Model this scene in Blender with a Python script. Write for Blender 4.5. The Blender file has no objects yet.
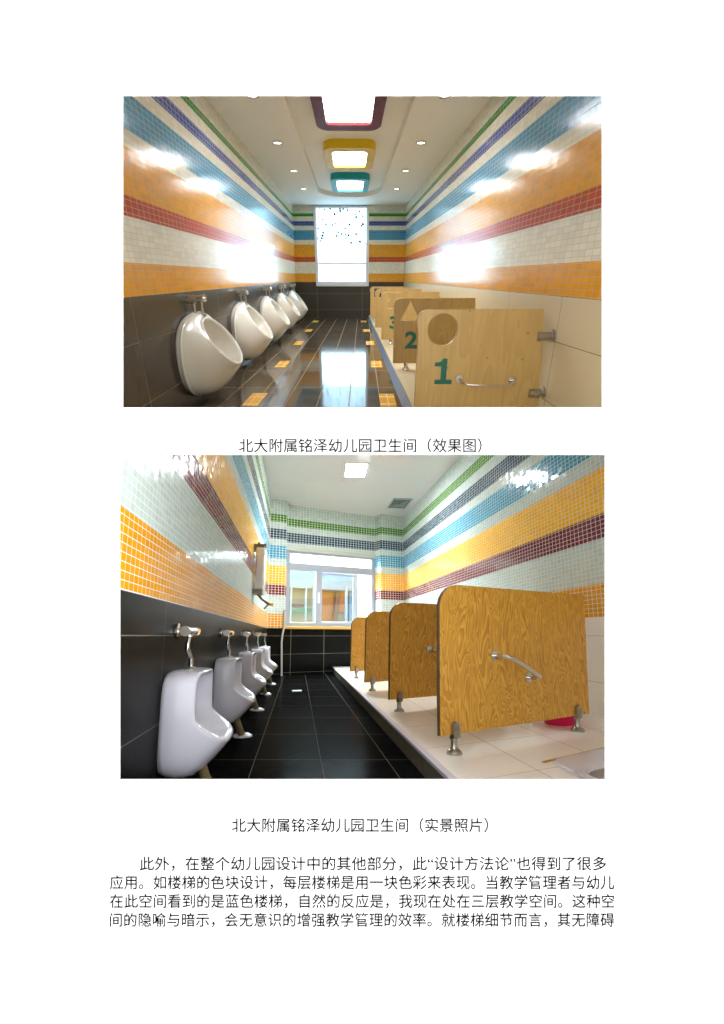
import bpy, bmesh, math, random
from mathutils import Vector, Matrix
random.seed(7)
S = bpy.context.scene
COL = S.collection
F0, CX, CY = 500.0, 362.0, 550.0        # focal length and optical axis of the camera, in pixels of the 724 x 1024 frame
CAMZ = 1.95                             # camera height above the foot of the page
D = 1.70                                # distance from the camera to the page

# ------------------------------------------------------------------ colour and materials
def lin(c):
    return tuple((v/255/12.92 if v/255 <= .04045 else ((v/255+.055)/1.055)**2.4) for v in c) + (1.0,)

class NT:
    def __init__(s, m): s.t = m.node_tree; s.n = s.t.nodes; s.l = s.t.links
    def add(s, kind, **k):
        n = s.n.new(kind)
        for a, v in k.items(): setattr(n, a, v)
        return n
    def put(s, sock, v):
        if hasattr(v, 'is_linked') or isinstance(v, bpy.types.NodeSocket): s.l.new(v, sock)
        else: sock.default_value = v
    def math(s, op, a, b=None, c=None):
        n = s.add('ShaderNodeMath', operation=op); s.put(n.inputs[0], a)
        if b is not None: s.put(n.inputs[1], b)
        if c is not None: s.put(n.inputs[2], c)
        return n.outputs[0]
    def vmath(s, op, a, b=None, scale=None):
        n = s.add('ShaderNodeVectorMath', operation=op); s.put(n.inputs[0], a)
        if b is not None: s.put(n.inputs[1], b)
        if scale is not None: s.put(n.inputs['Scale'], scale)
        return n.outputs[0]
    def mix(s, f, a, b, mode='MIX'):
        n = s.add('ShaderNodeMix', data_type='RGBA', blend_type=mode)
        s.put(n.inputs[0], f); s.put(n.inputs[6], a); s.put(n.inputs[7], b)
        return n.outputs[2]
    def fmix(s, f, a, b):
        n = s.add('ShaderNodeMix', data_type='FLOAT'); s.put(n.inputs[0], f); s.put(n.inputs[2], a); s.put(n.inputs[3], b)
        return n.outputs[0]
    def ramp(s, f, stops, interp='CONSTANT'):
        n = s.add('ShaderNodeValToRGB'); r = n.color_ramp; r.interpolation = interp
        r.elements[0].position = stops[0][0]; r.elements[0].color = stops[0][1]
        r.elements[1].position = stops[1][0]; r.elements[1].color = stops[1][1]
        for p, c in stops[2:]:
            e = r.elements.new(p); e.color = c
        s.put(n.inputs[0], f)
        return n.outputs[0]
    def noise(s, vec, scale, detail=2, rough=.5, dist=0):
        n = s.add('ShaderNodeTexNoise'); s.put(n.inputs['Vector'], vec)
        n.inputs['Scale'].default_value = scale; n.inputs['Detail'].default_value = detail
        n.inputs['Roughness'].default_value = rough; n.inputs['Distortion'].default_value = dist
        return n.outputs['Fac']

def new_mat(name, color=(200, 200, 200), rough=.5, metal=0., spec=.5, **k):
    m = bpy.data.materials.new(name); m.use_nodes = True
    b = m.node_tree.nodes['Principled BSDF']
    b.inputs['Base Color'].default_value = lin(color)
    b.inputs['Roughness'].default_value = rough
    b.inputs['Metallic'].default_value = metal
    b.inputs['Specular IOR Level'].default_value = spec
    for a, v in k.items(): b.inputs[a.replace('_', ' ')].default_value = v
    return m
def worn(name, color, rough=.5, amt=.06, scale=6., **k):
    """a plain material with faint noise in colour and gloss"""
    m = new_mat(name, color, rough, **k); t = NT(m); b = t.n['Principled BSDF']
    co = t.add('ShaderNodeTexCoord').outputs['Object']
    f = t.noise(co, scale, 3)
    c = lin(color); d = tuple(min(1, v*(1+amt)) for v in c[:3])+(1,); e = tuple(v*(1-amt) for v in c[:3])+(1,)
    t.l.new(t.mix(f, e, d), b.inputs['Base Color'])
    t.l.new(t.fmix(f, rough*.85, rough*1.15), b.inputs['Roughness'])
    return m

def tiles(t, u, v, pu, pv, gu, gv, offset=0.):
    """grout mask (1 = grout) and a random colour per tile"""
    su = t.math('DIVIDE', u, pu)
    if offset: su = t.math('ADD', su, offset)
    sv = t.math('DIVIDE', v, pv)
    fu = t.math('FRACT', su); fv = t.math('FRACT', sv)
    g = t.math('MAXIMUM', t.math('LESS_THAN', fu, gu), t.math('LESS_THAN', fv, gv))
    cm = t.add('ShaderNodeCombineXYZ'); t.l.new(t.math('FLOOR', su), cm.inputs[0]); t.l.new(t.math('FLOOR', sv), cm.inputs[1])
    w = t.add('ShaderNodeTexWhiteNoise', noise_dimensions='3D'); t.l.new(cm.outputs[0], w.inputs['Vector'])
    return g, w.outputs['Value'], w.outputs['Color']

def uvs(t):
    sp = t.add('ShaderNodeSeparateXYZ'); t.l.new(t.add('ShaderNodeUVMap', uv_map='UVMap').outputs[0], sp.inputs[0])
    return sp.outputs[0], sp.outputs[1]

def mosaic(name, bands, pu, pv, grout, gfrac=(.1, .12), jitter=.12, rough=.12, var=.25, tilt=.06, top=3.2, low=-1.3, spec=.5, ior=1.2):
    """bands: (height above eye level at which it begins, colour), bottom first; a pale grout grid and per-tile variation"""
    m = new_mat(name, spec=spec, IOR=ior); t = NT(m); b = t.n['Principled BSDF']
    u, v = uvs(t)
    r = t.math('DIVIDE', t.math('SUBTRACT', v, low), top-low)
    stops = [(max(0, min(1, (z-low)/(top-low))), lin(c)) for z, c in bands]
    col = t.ramp(r, stops)
    g, rv, rc = tiles(t, u, v, pu, pv, *gfrac)
    k = t.math('ADD', t.math('MULTIPLY', rv, var), 1-var*.6)
    cc = t.vmath('SCALE', col, scale=k)
    bright = t.mix(g, cc, lin(grout))
    t.l.new(bright, b.inputs['Base Color'])
    t.l.new(t.fmix(g, rough, .75), b.inputs['Roughness'])
    n = t.add('ShaderNodeNewGeometry').outputs['Normal']
    jit = t.vmath('SCALE', t.vmath('SUBTRACT', rc, (.5, .5, .5)), scale=t.fmix(g, tilt, 0.))
    t.l.new(t.vmath('NORMALIZE', t.vmath('ADD', n, jit)), b.inputs['Normal'])
    return m

def slabs(name, color, grout, pu, pv, g=.012, rough=.3, var=.1, ou=0., spec=.5, ior=1.35, tilt=0.01, gv=None, cloud=0.0):
    m = new_mat(name, color, rough, spec=spec, IOR=ior); t = NT(m); b = t.n['Principled BSDF']
    u, v = uvs(t)
    gm, rv, rc = tiles(t, u, v, pu, pv, g, gv or g*pu/pv, ou)
    c = t.vmath('SCALE', lin(color)[:3], scale=t.math('ADD', t.math('MULTIPLY', rv, var), 1-var/2))
    if cloud:
        co = t.add('ShaderNodeTexCoord').outputs['Object']
        c = t.vmath('SCALE', c, scale=t.math('ADD', t.math('MULTIPLY', t.noise(co, 3., 4, .6), cloud), 1-cloud/2))
    t.l.new(t.mix(gm, c, lin(grout)), b.inputs['Base Color'])
    t.l.new(t.fmix(gm, rough, .8), b.inputs['Roughness'])
    n = t.add('ShaderNodeNewGeometry').outputs['Normal']
    jit = t.vmath('SCALE', t.vmath('SUBTRACT', rc, (.5, .5, .5)), scale=tilt)
    t.l.new(t.vmath('NORMALIZE', t.vmath('ADD', n, jit)), b.inputs['Normal'])
    return m

def wood(name, base, dark, sx=30, sz=1.6, rough=.4, knots=False, contrast=.6, waves=4.5):
    m = new_mat(name, base, rough); t = NT(m); b = t.n['Principled BSDF']
    co = t.add('ShaderNodeTexCoord').outputs['Object']
    mp = t.add('ShaderNodeMapping'); t.l.new(co, mp.inputs[0]); mp.inputs['Scale'].default_value = (sx, 1., sz)
    fine = t.noise(mp.outputs[0], 3.0, 5, .65, .6)
    mp2 = t.add('ShaderNodeMapping'); t.l.new(co, mp2.inputs[0]); mp2.inputs['Scale'].default_value = (sx*.16, 1., sz*.5)
    big = t.noise(mp2.outputs[0], 1.6, 2, .5, 1.2)
    ring = t.math('FRACT', t.math('MULTIPLY', big, waves*2.2))
    f = t.math('ADD', t.math('MULTIPLY', ring, .45), t.math('MULTIPLY', fine, .55))
    c = t.ramp(f, [(.25, lin(base)), (.75, lin(dark))], 'EASE')
    c = t.mix(contrast, lin(base), c)
    if knots:
        mp3 = t.add('ShaderNodeMapping'); t.l.new(co, mp3.inputs[0]); mp3.inputs['Scale'].default_value = (5.5, .01, 7.)
        vo = t.add('ShaderNodeTexVoronoi'); t.l.new(mp3.outputs[0], vo.inputs['Vector']); vo.inputs['Scale'].default_value = 1.5
        vo.inputs['Randomness'].default_value = 1.0
        kn = t.ramp(vo.outputs['Distance'], [(0.04, (1, 1, 1, 1)), (0.1, (0, 0, 0, 1))], 'LINEAR')
        c = t.mix(t.math('MULTIPLY', kn, .6), c, lin(knots))
    t.l.new(c, b.inputs['Base Color'])
    return m

def glow(name, color, strength):
    m = bpy.data.materials.new(name); m.use_nodes = True; t = NT(m)
    t.n.remove(t.n['Principled BSDF'])
    e = t.add('ShaderNodeEmission'); e.inputs[0].default_value = lin(color); e.inputs[1].default_value = strength
    t.l.new(e.outputs[0], t.n['Material Output'].inputs[0])
    return m
def clear_glass(name, tint=(235, 245, 245), gloss=.06):
    m = bpy.data.materials.new(name); m.use_nodes = True; t = NT(m)
    t.n.remove(t.n['Principled BSDF'])
    a = t.add('ShaderNodeBsdfTransparent'); a.inputs[0].default_value = lin(tint)
    g = t.add('ShaderNodeBsdfGlossy'); g.inputs['Roughness'].default_value = .02
    x = t.add('ShaderNodeMixShader'); x.inputs[0].default_value = gloss
    t.l.new(a.outputs[0], x.inputs[1]); t.l.new(g.outputs[0], x.inputs[2]); t.l.new(x.outputs[0], t.n['Material Output'].inputs[0])
    return m

# ------------------------------------------------------------------ mesh builder
class MB:
    def __init__(s): s.v = []; s.f = []; s.mi = []; s.uv = {}
    def vert(s, p): s.v.append(tuple(p)); return len(s.v)-1
    def face(s, pts, m=0, uv=None):
        ids = [s.vert(p) for p in pts]; s.f.append(ids); s.mi.append(m)
        if uv: s.uv[len(s.f)-1] = uv
        return s
    def slab(s, pts, off, m=0, uvf=None, m_side=None, room=None):
        """polygon pts with a second face at +off and sides between"""
        off = Vector(off)
        if room is not None:      # a trimmed room surface: its thickness runs parallel to the page, so that it never comes through it
            w = room.M.to_3x3() @ off; w.y = 0; off = room.M.to_3x3().inverted() @ w
        a = [Vector(p) for p in pts]; b = [p+off for p in a]
        n = len(a); ms = m if m_side is None else m_side
        U = (lambda q: [uvf(p) for p in q]) if uvf else (lambda q: None)
        s.face(a, m, U(a)); s.face(b[::-1], ms, U(b[::-1]))
        for i in range(n):
            q = [a[i], b[i], b[(i+1) % n], a[(i+1) % n]]; s.face(q, ms, U(q))
        return s
    def box(s, lo, hi, m=0, uvf=None):
        x0, y0, z0 = lo; x1, y1, z1 = hi
        s.slab([(x0, y0, z0), (x1, y0, z0), (x1, y0, z1), (x0, y0, z1)], (0, y1-y0, 0), m, uvf); return s
    def rings(s, R, m=0, close=True, cap0=False, cap1=False):
        n = len(R[0]); idx = [[s.vert(p) for p in r] for r in R]
        for a, b in zip(idx, idx[1:]):
            for i in range(n if close else n-1):
                j = (i+1) % n; s.f.append([a[i], a[j], b[j], b[i]]); s.mi.append(m)
        if cap0: s.f.append(idx[0][::-1]); s.mi.append(m)
        if cap1: s.f.append(idx[-1]); s.mi.append(m)
        return s
    def tube(s, pts, r, n=12, m=0, caps=True):
        pts = [Vector(p) for p in pts]; R = []
        rr = r if isinstance(r, (list, tuple)) else [r]*len(pts)
        up = Vector((0, 0, 1)); prev = None
        for i, p in enumerate(pts):
            d = (pts[min(i+1, len(pts)-1)] - pts[max(i-1, 0)]).normalized()
            if prev is None:
                a = d.cross(up);
                if a.length < .05: a = d.cross(Vector((0, 1, 0)))
                a.normalize()
            else: a = (prev - d*prev.dot(d)).normalized()
            prev = a; b = d.cross(a)
            R.append([p + (a*math.cos(2*math.pi*k/n) + b*math.sin(2*math.pi*k/n))*rr[i] for k in range(n)])
        return s.rings(R, m, True, caps, caps)
    def lathe(s, prof, c=(0, 0, 0), n=20, m=0):
        """prof: (radius, z) up the axis"""
        c = Vector(c)
        R = [[c+Vector((r*math.cos(2*math.pi*k/n), r*math.sin(2*math.pi*k/n), z)) for k in range(n)] for r, z in prof]
        return s.rings(R, m, True, True, True)
    def build(s, name, mats, parent=None, matrix=None, smooth=False, bevel=0, sub=0, kind=None, angle=40, segs=2):
        me = bpy.data.meshes.new(name)
        me.from_pydata(s.v, [], s.f); me.update()
        if not isinstance(mats, (list, tuple)): mats = [mats]
        for mt in mats: me.materials.append(mt)
        uvl = me.uv_layers.new(name='UVMap')
        for i, p in enumerate(me.polygons):
            p.material_index = s.mi[i]
            if i in s.uv:
                for li, q in zip(p.loop_indices, s.uv[i]): uvl.data[li].uv = q
        bm = bmesh.new(); bm.from_mesh(me)
        bmesh.ops.remove_doubles(bm, verts=bm.verts, dist=1e-5)
        bmesh.ops.recalc_face_normals(bm, faces=bm.faces)
        bm.to_mesh(me); bm.free()
        if smooth:
            for p in me.polygons: p.use_smooth = True
            if angle < 180: me.set_sharp_from_angle(angle=math.radians(angle))
        o = bpy.data.objects.new(name, me); COL.objects.link(o)
        if matrix is not None: o.matrix_world = matrix
        if parent is not None: o.parent = parent
        if bevel:
            b = o.modifiers.new('bevel', 'BEVEL'); b.width = bevel; b.segments = segs; b.limit_method = 'ANGLE'
        if sub:
            b = o.modifiers.new('sub', 'SUBSURF'); b.levels = sub; b.render_levels = sub
        if kind: o['kind'] = kind
        return o

def tag(o, label=None, cat=None, group=None, kind=None):
    if label: o['label'] = label
    if cat: o['category'] = cat
    if group: o['group'] = group
    if kind: o['kind'] = kind
    return o
def empty(name, matrix, label=None, cat=None, group=None):
    o = bpy.data.objects.new(name, None); o.empty_display_size = .05; COL.objects.link(o); o.matrix_world = matrix
    return tag(o, label, cat, group)
def copy_tree(o, matrix=None, parent=None):
    c = o.copy(); COL.objects.link(c)
    if parent is not None: c.parent = parent
    if matrix is not None: c.matrix_world = matrix
    for ch in list(o.children): copy_tree(ch, None, c)
    return c

# ------------------------------------------------------------------ the two rooms' frames (x across, y into the room, z up; the eye is the origin)
class Room:
    def __init__(s, horizon, vx, vx_right=None):
        dy = CY-horizon; s.t = math.atan2(dy, F0); s.F = math.hypot(F0, dy)
        c, n = math.cos(s.t), math.sin(s.t)
        s.M = Matrix(((1, 0, 0, 0), (0, c, -n, 0), (0, n, c, CAMZ), (0, 0, 0, 1)))
        s.ax = (vx-CX)/s.F
        s.axr = s.ax if vx_right is None else (vx_right-CX)/s.F
    def ray(s, px, py):
        c, n = math.cos(s.t), math.sin(s.t); x, y, z = px-CX, F0, CY-py
        return Vector((x, y*c+z*n, -y*n+z*c))
    def hit(s, px, py, n, k):
        d = s.ray(px, py); return d*(k/Vector(n).dot(d))
    def at(s, loc=(0, 0, 0), rz=0.):
        return s.M @ Matrix.Translation(loc) @ Matrix.Rotation(rz, 4, 'Z')

def clip(poly, n, k):
    """keep the part of a polygon with n.p >= k"""
    out = []; n = Vector(n)
    for i, p in enumerate(poly):
        q = poly[(i+1) % len(poly)]; a = n.dot(p)-k; b = n.dot(q)-k
        if a >= 0: out.append(p)
        if (a >= 0) != (b >= 0): out.append(p + (q-p)*(a/(a-b)))
    return out
def shell(room, pts, upper):
    """a room surface trimmed where it meets the back of the page and the sloping board of its opening"""
    W = [room.M @ Vector(p) for p in pts]
    W = clip(W, (0, 1, 0), D+.006)
    if upper:      # above the board under the upper opening
        W = clip(W, (0, -UP_S, 1), CAMZ+UP_K+.003)
    else:          # below the board over the lower opening
        W = clip(W, (0, LOW_S, -1), -CAMZ-LOW_K+.003)
    inv = room.M.inverted()
    return [inv @ p for p in W]
UP_Z = (CY-410)*D/F0                    # the upper opening's board starts here and meets that room's floor 3.62 m from the camera
UP_S = (.735-UP_Z)/(3.62-D); UP_K = UP_Z-UP_S*D
LOW_S, LOW_K = (CY-452)/F0, 0.

A, B = Room(277, 350), Room(636, 298, 290)
fac = lambda p, d: (p.x, p.z)

# ================================================================== THE PAGE
M_page = new_mat('page_paper', (176, 176, 176), .9, spec=.1)
M_ink = new_mat('printed_ink', (8, 8, 8), .9, spec=0.)
def pg(px, py, off=0.): return Vector(((px-CX)*D/F0, D+off, CAMZ+(CY-py)*D/F0))
page = empty('printed_page', Matrix.Translation((0, D, 0)),
             'white document page with two picture openings and black printed lines', 'page')
P1 = (122.6, 94.6, 602.4, 407.4); P2 = (119.6, 454.7, 605.3, 779.7)
X0, X1, Y0, Y1 = -340, 1060, -290, 1100
mb = MB()
for x0, y0, x1, y1 in ((X0, Y0, X1, P1[1]), (X0, P1[1], P1[0], P1[3]), (P1[2], P1[1], X1, P1[3]), (X0, P1[3], X1, P2[1]),
                       (X0, P2[1], P2[0], P2[3]), (P2[2], P2[1], X1, P2[3]), (X0, P2[3], X1, Y1)):
    q = [pg(x0, y1), pg(x1, y1), pg(x1, y0), pg(x0, y0)]
    mb.slab([p-Vector((0, D, 0)) for p in q], (0, .004, 0))
mb.build('page_sheet', M_page, page)
M_back = new_mat('white_bounce_board', (244, 244, 242), .8, spec=.2)
bb = MB()  # unseen white reflector added behind the page to bounce light into the rooms
for p, q, r_, t_ in ((X0, Y0, X1, P1[1]), (X0, P1[1], P1[0], P1[3]), (P1[2], P1[1], X1, P1[3]), (X0, P1[3], X1, P2[1]),
                     (X0, P2[1], P2[0], P2[3]), (P2[2], P2[1], X1, P2[3]), (X0, P2[3], X1, Y1)):
    c_ = [pg(p, t_), pg(r_, t_), pg(r_, q), pg(p, q)]
    bb.slab([v-Vector((0, D-.004, 0)) for v in c_], (0, .0015, 0))
bb.build('bounce_board', M_back, page)
def reveal(name, sl, k, depth, down, room, kl, axl, kr, axr):
    """board that runs back from the edge of an opening to the room behind it, as wide as that room"""
    m = MB(); q = []  # unseen divider, added to keep light from passing between the two rooms
    c, n = math.cos(room.t), math.sin(room.t)
    for y, side in ((D+.0056, 0), (D+.0056, 1), (depth, 1), (depth, 0)):
        z = sl*y+k; yl = y*c+z*n
        x = kl+axl*yl+.004 if side == 0 else kr+axr*yl-.004
        q.append(Vector((x, y-D, CAMZ+z)))
    m.slab(q, (0, 0, -.012 if down else .012))
    return m.build(name, M_back, page)
# printed lines
def to_mesh(o, name):
    me = bpy.data.meshes.new_from_object(o.evaluated_get(bpy.context.evaluated_depsgraph_get())); me.name = name
    n = bpy.data.objects.new(name, me); COL.objects.link(n)
    for k in o.keys():
        if isinstance(o[k], str): n[k] = o[k]
    n.matrix_world = o.matrix_world; n.parent = o.parent; n.location = o.location; n.rotation_euler = o.rotation_euler; n.scale = o.scale
    nm = name; bpy.data.objects.remove(o); n.name = nm
    return n
def line(name, txt, x0, x1, yc, label):
    cu = bpy.data.curves.new(name, 'FONT'); cu.body = txt; cu.size = 14.4*D/F0; cu.offset = .0002
    cu.align_x = 'LEFT'; cu.fill_mode = 'BOTH'
    o = bpy.data.objects.new(name, cu); COL.objects.link(o); cu.materials.append(M_ink)
    bpy.context.view_layer.update()
    bb = [Vector(c) for c in o.bound_box]; lo = min(c.x for c in bb); hi = max(c.x for c in bb)
    zl = min(c.y for c in bb); zh = max(c.y for c in bb)
    sx = (x1-x0)*D/F0/max(hi-lo, 1e-6); sy = 14.4*D/F0/max(zh-zl, 1e-6)
    o.scale = (sx, sy, 1)
    o.rotation_euler = (math.pi/2, 0, 0)
    p = pg(x0, yc, -.0015) - Vector((0, D, 0))
    o.location = (p.x-lo*sx, p.y, p.z-(zl+zh)/2*sy)
    o.parent = page; o['label'] = label
    return to_mesh(o, name)
line('caption_text', '北大附属铭泽幼儿园卫生间（效果图）', 239, 481.5, 445.5, 'caption under the upper picture')
line('caption_text', '北大附属铭泽幼儿园卫生间（实景照片）', 232, 488, 825, 'caption under the lower picture')
line('paragraph_text', '此外，在整个幼儿园设计中的其他部分，此“设计方法论”也得到了很多', 140, 606, 863.5, 'first line of the paragraph')
line('paragraph_text', '应用。如楼梯的色块设计，每层楼梯是用一块色彩来表现。当教学管理者与幼儿', 110, 614, 882.3, 'second line of the paragraph')
line('paragraph_text', '在此空间看到的是蓝色楼梯，自然的反应是，我现在处在三层教学空间。这种空', 110, 614, 901, 'third line of the paragraph')
line('paragraph_text', '间的隐喻与暗示，会无意识的增强教学管理的效率。就楼梯细节而言，其无障碍', 110, 614, 919.8, 'fourth line of the paragraph')

# ================================================================== ROOM A (upper picture)
FL, CE = -1.09, 1.70
YB = 16.25
kL, kR = -1.535, 1.537
def wl(y): return kL+A.ax*y
def wr(y): return kR+A.ax*y
phiA = math.atan(-A.ax)
A_bands = [(0, (70, 62, 50)), (-.125, (232, 158, 20)), (.085, (232, 230, 212)), (.366, (186, 66, 22)), (.483, (232, 160, 26)),
           (.786, (230, 228, 210)), (.895, (52, 146, 186)), (1.115, (230, 228, 210)), (1.225, (44, 76, 158)),
           (1.33, (230, 228, 210)), (1.44, (6, 136, 34)), (1.51, (224, 226, 214))]
A_bands[0] = (-1.3, A_bands[0][1])
M_mosA = mosaic('tiled_wall_warm', A_bands, .115, .039, (196, 184, 150), gfrac=(.055, .08), tilt=.014, rough=.15, var=.16)
M_mosAb = mosaic('tiled_wall_warm_end', A_bands, .045, .039, (196, 184, 150), gfrac=(.055, .08), tilt=.016, rough=.15, var=.16)
M_dadoA = slabs('dark_wall_tile', (66, 58, 48), (120, 108, 88), 1.3, .42, .006, rough=.25, var=.16, cloud=.25, gv=.012)
M_creamA = slabs('cream_wall_tile', (214, 200, 164), (120, 106, 80), 1.35, .43, .006, rough=.25, var=.04, gv=.012)
M_floorA = slabs('dark_floor_tile', (84, 74, 60), (150, 128, 92), .31, 1.16, .03, rough=.07, ior=1.3, var=.14, gv=.012, ou=.43, cloud=.2, tilt=.001)
M_accent = mosaic('yellow_floor_mosaic', [(-100, (240, 176, 52)), (100, (240, 176, 52))], .085, .33, (240, 205, 130), rough=.2, tilt=.02)
M_ceilA = worn('ceiling_paint', (238, 240, 234), .7, .02)
M_white = worn('white_paint', (235, 235, 230), .4, .02)
M_whiteplastic = worn('white_frame_plastic', (232, 234, 238), .3, .02)

def wall_side(room, name, ax, k, z0, z1, zs, y1, mats, sgn, upper):
    """side wall: dado below zs, mosaic above"""
    m = MB(); out = Vector((sgn, -ax*sgn, 0)).normalized()*.12
    uvf = lambda p: (p.y*math.hypot(1, ax), p.z)
    for i, (a, b) in enumerate(((z0, zs), (zs, z1))):
        q = [(k+ax*0.2, .2, a), (k+ax*y1, y1, a), (k+ax*y1, y1, b), (k+ax*.2, .2, b)]
        q = shell(room, q, upper)
        if len(q) > 2: m.slab(q, out, i, uvf, room=room)
    o = m.build(name, mats, matrix=room.M); o['kind'] = 'structure'; return o
wall_side(A, 'wall_left', A.ax, kL, FL, CE, -.125, YB, [M_dadoA, M_mosA], -1, True)
wall_side(A, 'wall_right', A.ax, kR, FL, CE, -.125, YB, [M_creamA, M_mosA], 1, True)
m = MB(); uvf = lambda p: (p.x, p.y)
m.slab(shell(A, [(-2.2, 1.5, FL), (-2.3, YB, FL), (1.4, YB, FL), (1.6, 1.5, FL)], True), (0, 0, -.018), 0, uvf, room=A)
# yellow mosaic accents laid in the floor, two rows
for px, py, w in ((255, 399.4, 0), (282.5, 364, 0), (298, 343, 0), (307.7, 330.5, 0), (314.8, 321.5, 0)):
    c = A.hit(px-.5, py, (0, 0, 1), FL)
    k = A.hit(282.5, 364, (0, 0, 1), FL); kk = k.x-A.ax*k.y
    x = kk+A.ax*c.y; h = .3; hw = .078
    m.slab([(x-hw, c.y-h, FL+.002), (x+hw, c.y-h, FL+.002), (x+hw, c.y+h, FL+.002), (x-hw, c.y+h, FL+.002)], (0, 0, -.004), 1, uvf)
for px, py in ((387.5, 400), (376.5, 364), (370.5, 343), (366.5, 330.5), (363.7, 321.5)):
    c = A.hit(px, py, (0, 0, 1), FL); k = A.hit(376.5, 364, (0, 0, 1), FL); kk = k.x-A.ax*k.y
    x = kk+A.ax*c.y; h = .3; hw = .078
    m.slab([(x-hw, c.y-h, FL+.002), (x+hw, c.y-h, FL+.002), (x+hw, c.y+h, FL+.002), (x-hw, c.y+h, FL+.002)], (0, 0, -.004), 1, uvf)
o = m.build('floor', [M_floorA, M_accent], matrix=A.M); o['kind'] = 'structure'

# back wall with the window opening
nB = (0, 1, 0)
w0 = A.hit(317.3, 284.5, nB, YB); w1 = A.hit(368, 206.5, nB, YB)
WX0, WX1, WZ0, WZ1 = w0.x, w1.x, w0.z, w1.z
m = MB(); uvf = lambda p: (p.x, p.z); xl, xr = wl(YB)-.1, wr(YB)+.1
m.slab([(xl, YB, FL), (xr, YB, FL), (xr, YB, -.125), (xl, YB, -.125)], (0, .2, 0), 0, uvf)
for q in ((xl, -.125, WX0, CE), (WX1, -.125, xr, CE), (WX0, WZ1, WX1, CE)):
    if q[3]-q[1] > .002: m.slab([(q[0], YB, q[1]), (q[2], YB, q[1]), (q[2], YB, q[3]), (q[0], YB, q[3])], (0, .2, 0), 1, uvf)
o = m.build('wall_back', [M_dadoA, M_mosAb], matrix=A.M); o['kind'] = 'structure'

# ceiling with the long recessed tray
tL = A.hit(282.3, 95, (0, 0, 1), CE); tL2 = A.hit(317, 185, (0, 0, 1), CE)
tR = A.hit(417, 95, (0, 0, 1), CE); tR2 = A.hit(383, 185, (0, 0, 1), CE)
yT = A.hit(350, 197, (0, 0, 1), CE).y
cxT = lambda y: (tL.x+tR.x)/2+A.ax*(y-tL.y)
hwT = (tR.x-tL.x+tR2.x-tL2.x)/4
m = MB()
# ceiling around the tray: side strips, end piece with rounded corners
rr = .55
def cy_arc(side, k, n=8):      # rounded far corner of the tray
    a = math.pi/2*k/n
    return Vector((cxT(yT)+side*(hwT-rr+rr*math.cos(a)), yT-rr*2+rr*2*math.sin(a), CE))
yc = yT-rr*2
for sd, wf in ((-1, wl), (1, wr)):
    e = lambda y: cxT(y)+sd*hwT
    q = [(wf(.5), .5, CE), (wf(yc), yc, CE), (e(yc), yc, CE), (e(.5), .5, CE)]
    q = shell(A, q, True); m.slab(q, (0, 0, .35), room=A)
    arc = [cy_arc(sd, k) for k in range(9)]
    arc[0] = Vector((e(yc), yc, CE))
    q = [Vector((wf(yc), yc, CE))] + arc + [Vector((cxT(yT), yT, CE)), Vector((cxT(yT), YB+.1, CE)), Vector((wf(YB), YB+.1, CE))]
    m.slab(q, (0, 0, .35))
q = shell(A, [(cxT(.5)-hwT-.1, .5, CE+.09), (cxT(.5)+hwT+.1, .5, CE+.09), (cxT(yT)+hwT+.1, yT+.1, CE+.09), (cxT(yT)-hwT-.1, yT+.1, CE+.09)], True)
m.slab(q, (0, 0, .12), room=A)
o = m.build('ceiling', M_ceilA, matrix=A.M); o['kind'] = 'structure'
reveal('light_stop_board', UP_S, UP_K, 3.62, True, A, kL, A.ax, kR, A.ax)

# window of room A: frame, rail, glass and blind
m = MB()
t_ = .045; y0, y1 = YB-.03, YB+.09
m.box((WX0-.03, y0, WZ0-.04), (WX0+t_, y1, WZ1+.02)); m.box((WX1-t_, y0, WZ0-.04), (WX1+.03, y1, WZ1+.02))
m.box((WX0+t_, y0, WZ0-.04), (WX1-t_, y1, WZ0+t_)); m.box((WX0+t_, y0, WZ1-t_), (WX1-t_, y1, WZ1+.02))
zr = A.hit(350, 263.4, nB, YB).z
m.box((WX0+t_, y0+.02, zr-.02), (WX1-t_, y1, zr+.02))
win = m.build('window_1', M_whiteplastic, matrix=A.M, bevel=.006); win['kind'] = 'structure'
m = MB(); m.box((WX0+t_, YB+.05, WZ0+t_), (WX1-t_, YB+.056, zr-.02)); m.box((WX0+t_, YB+.05, zr+.02), (WX1-t_, YB+.056, WZ1-t_))
m.build('window_glass', clear_glass('window_glass_pane'), win)
# blind: white fabric with a scatter of small punched dots
def blind_mat():
    m = bpy.data.materials.new('blind_fabric'); m.use_nodes = True; t = NT(m); t.n.remove(t.n['Principled BSDF'])
    co = t.add('ShaderNodeTexCoord').outputs['Object']
    mp = t.add('ShaderNodeMapping'); t.l.new(co, mp.inputs[0]); mp.inputs['Scale'].default_value = (1, .01, 1)
    v = t.add('ShaderNodeTexVoronoi'); t.l.new(mp.outputs[0], v.inputs['Vector']); v.inputs['Scale'].default_value = 9
    dot = t.math('LESS_THAN', v.outputs['Distance'], t.math('MULTIPLY', t.noise(mp.outputs[0], 9), .5))
    c = t.mix(dot, lin((250, 252, 255)), lin((6, 6, 8)))
    a = t.add('ShaderNodeBsdfTranslucent'); b = t.add('ShaderNodeBsdfDiffuse'); t.l.new(c, a.inputs[0]); t.l.new(c, b.inputs[0])
    x = t.add('ShaderNodeMixShader'); x.inputs[0].default_value = .3
    t.l.new(a.outputs[0], x.inputs[1]); t.l.new(b.outputs[0], x.inputs[2]); t.l.new(x.outputs[0], t.n['Material Output'].inputs[0])
    return m
zb = A.hit(350, 243.5, nB, YB).z
bl = empty('roller_blind', A.at(((WX0+WX1)/2, YB-.05, WZ1)), 'white dotted roller blind half lowered over the upper washroom window', 'blind')
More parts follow.
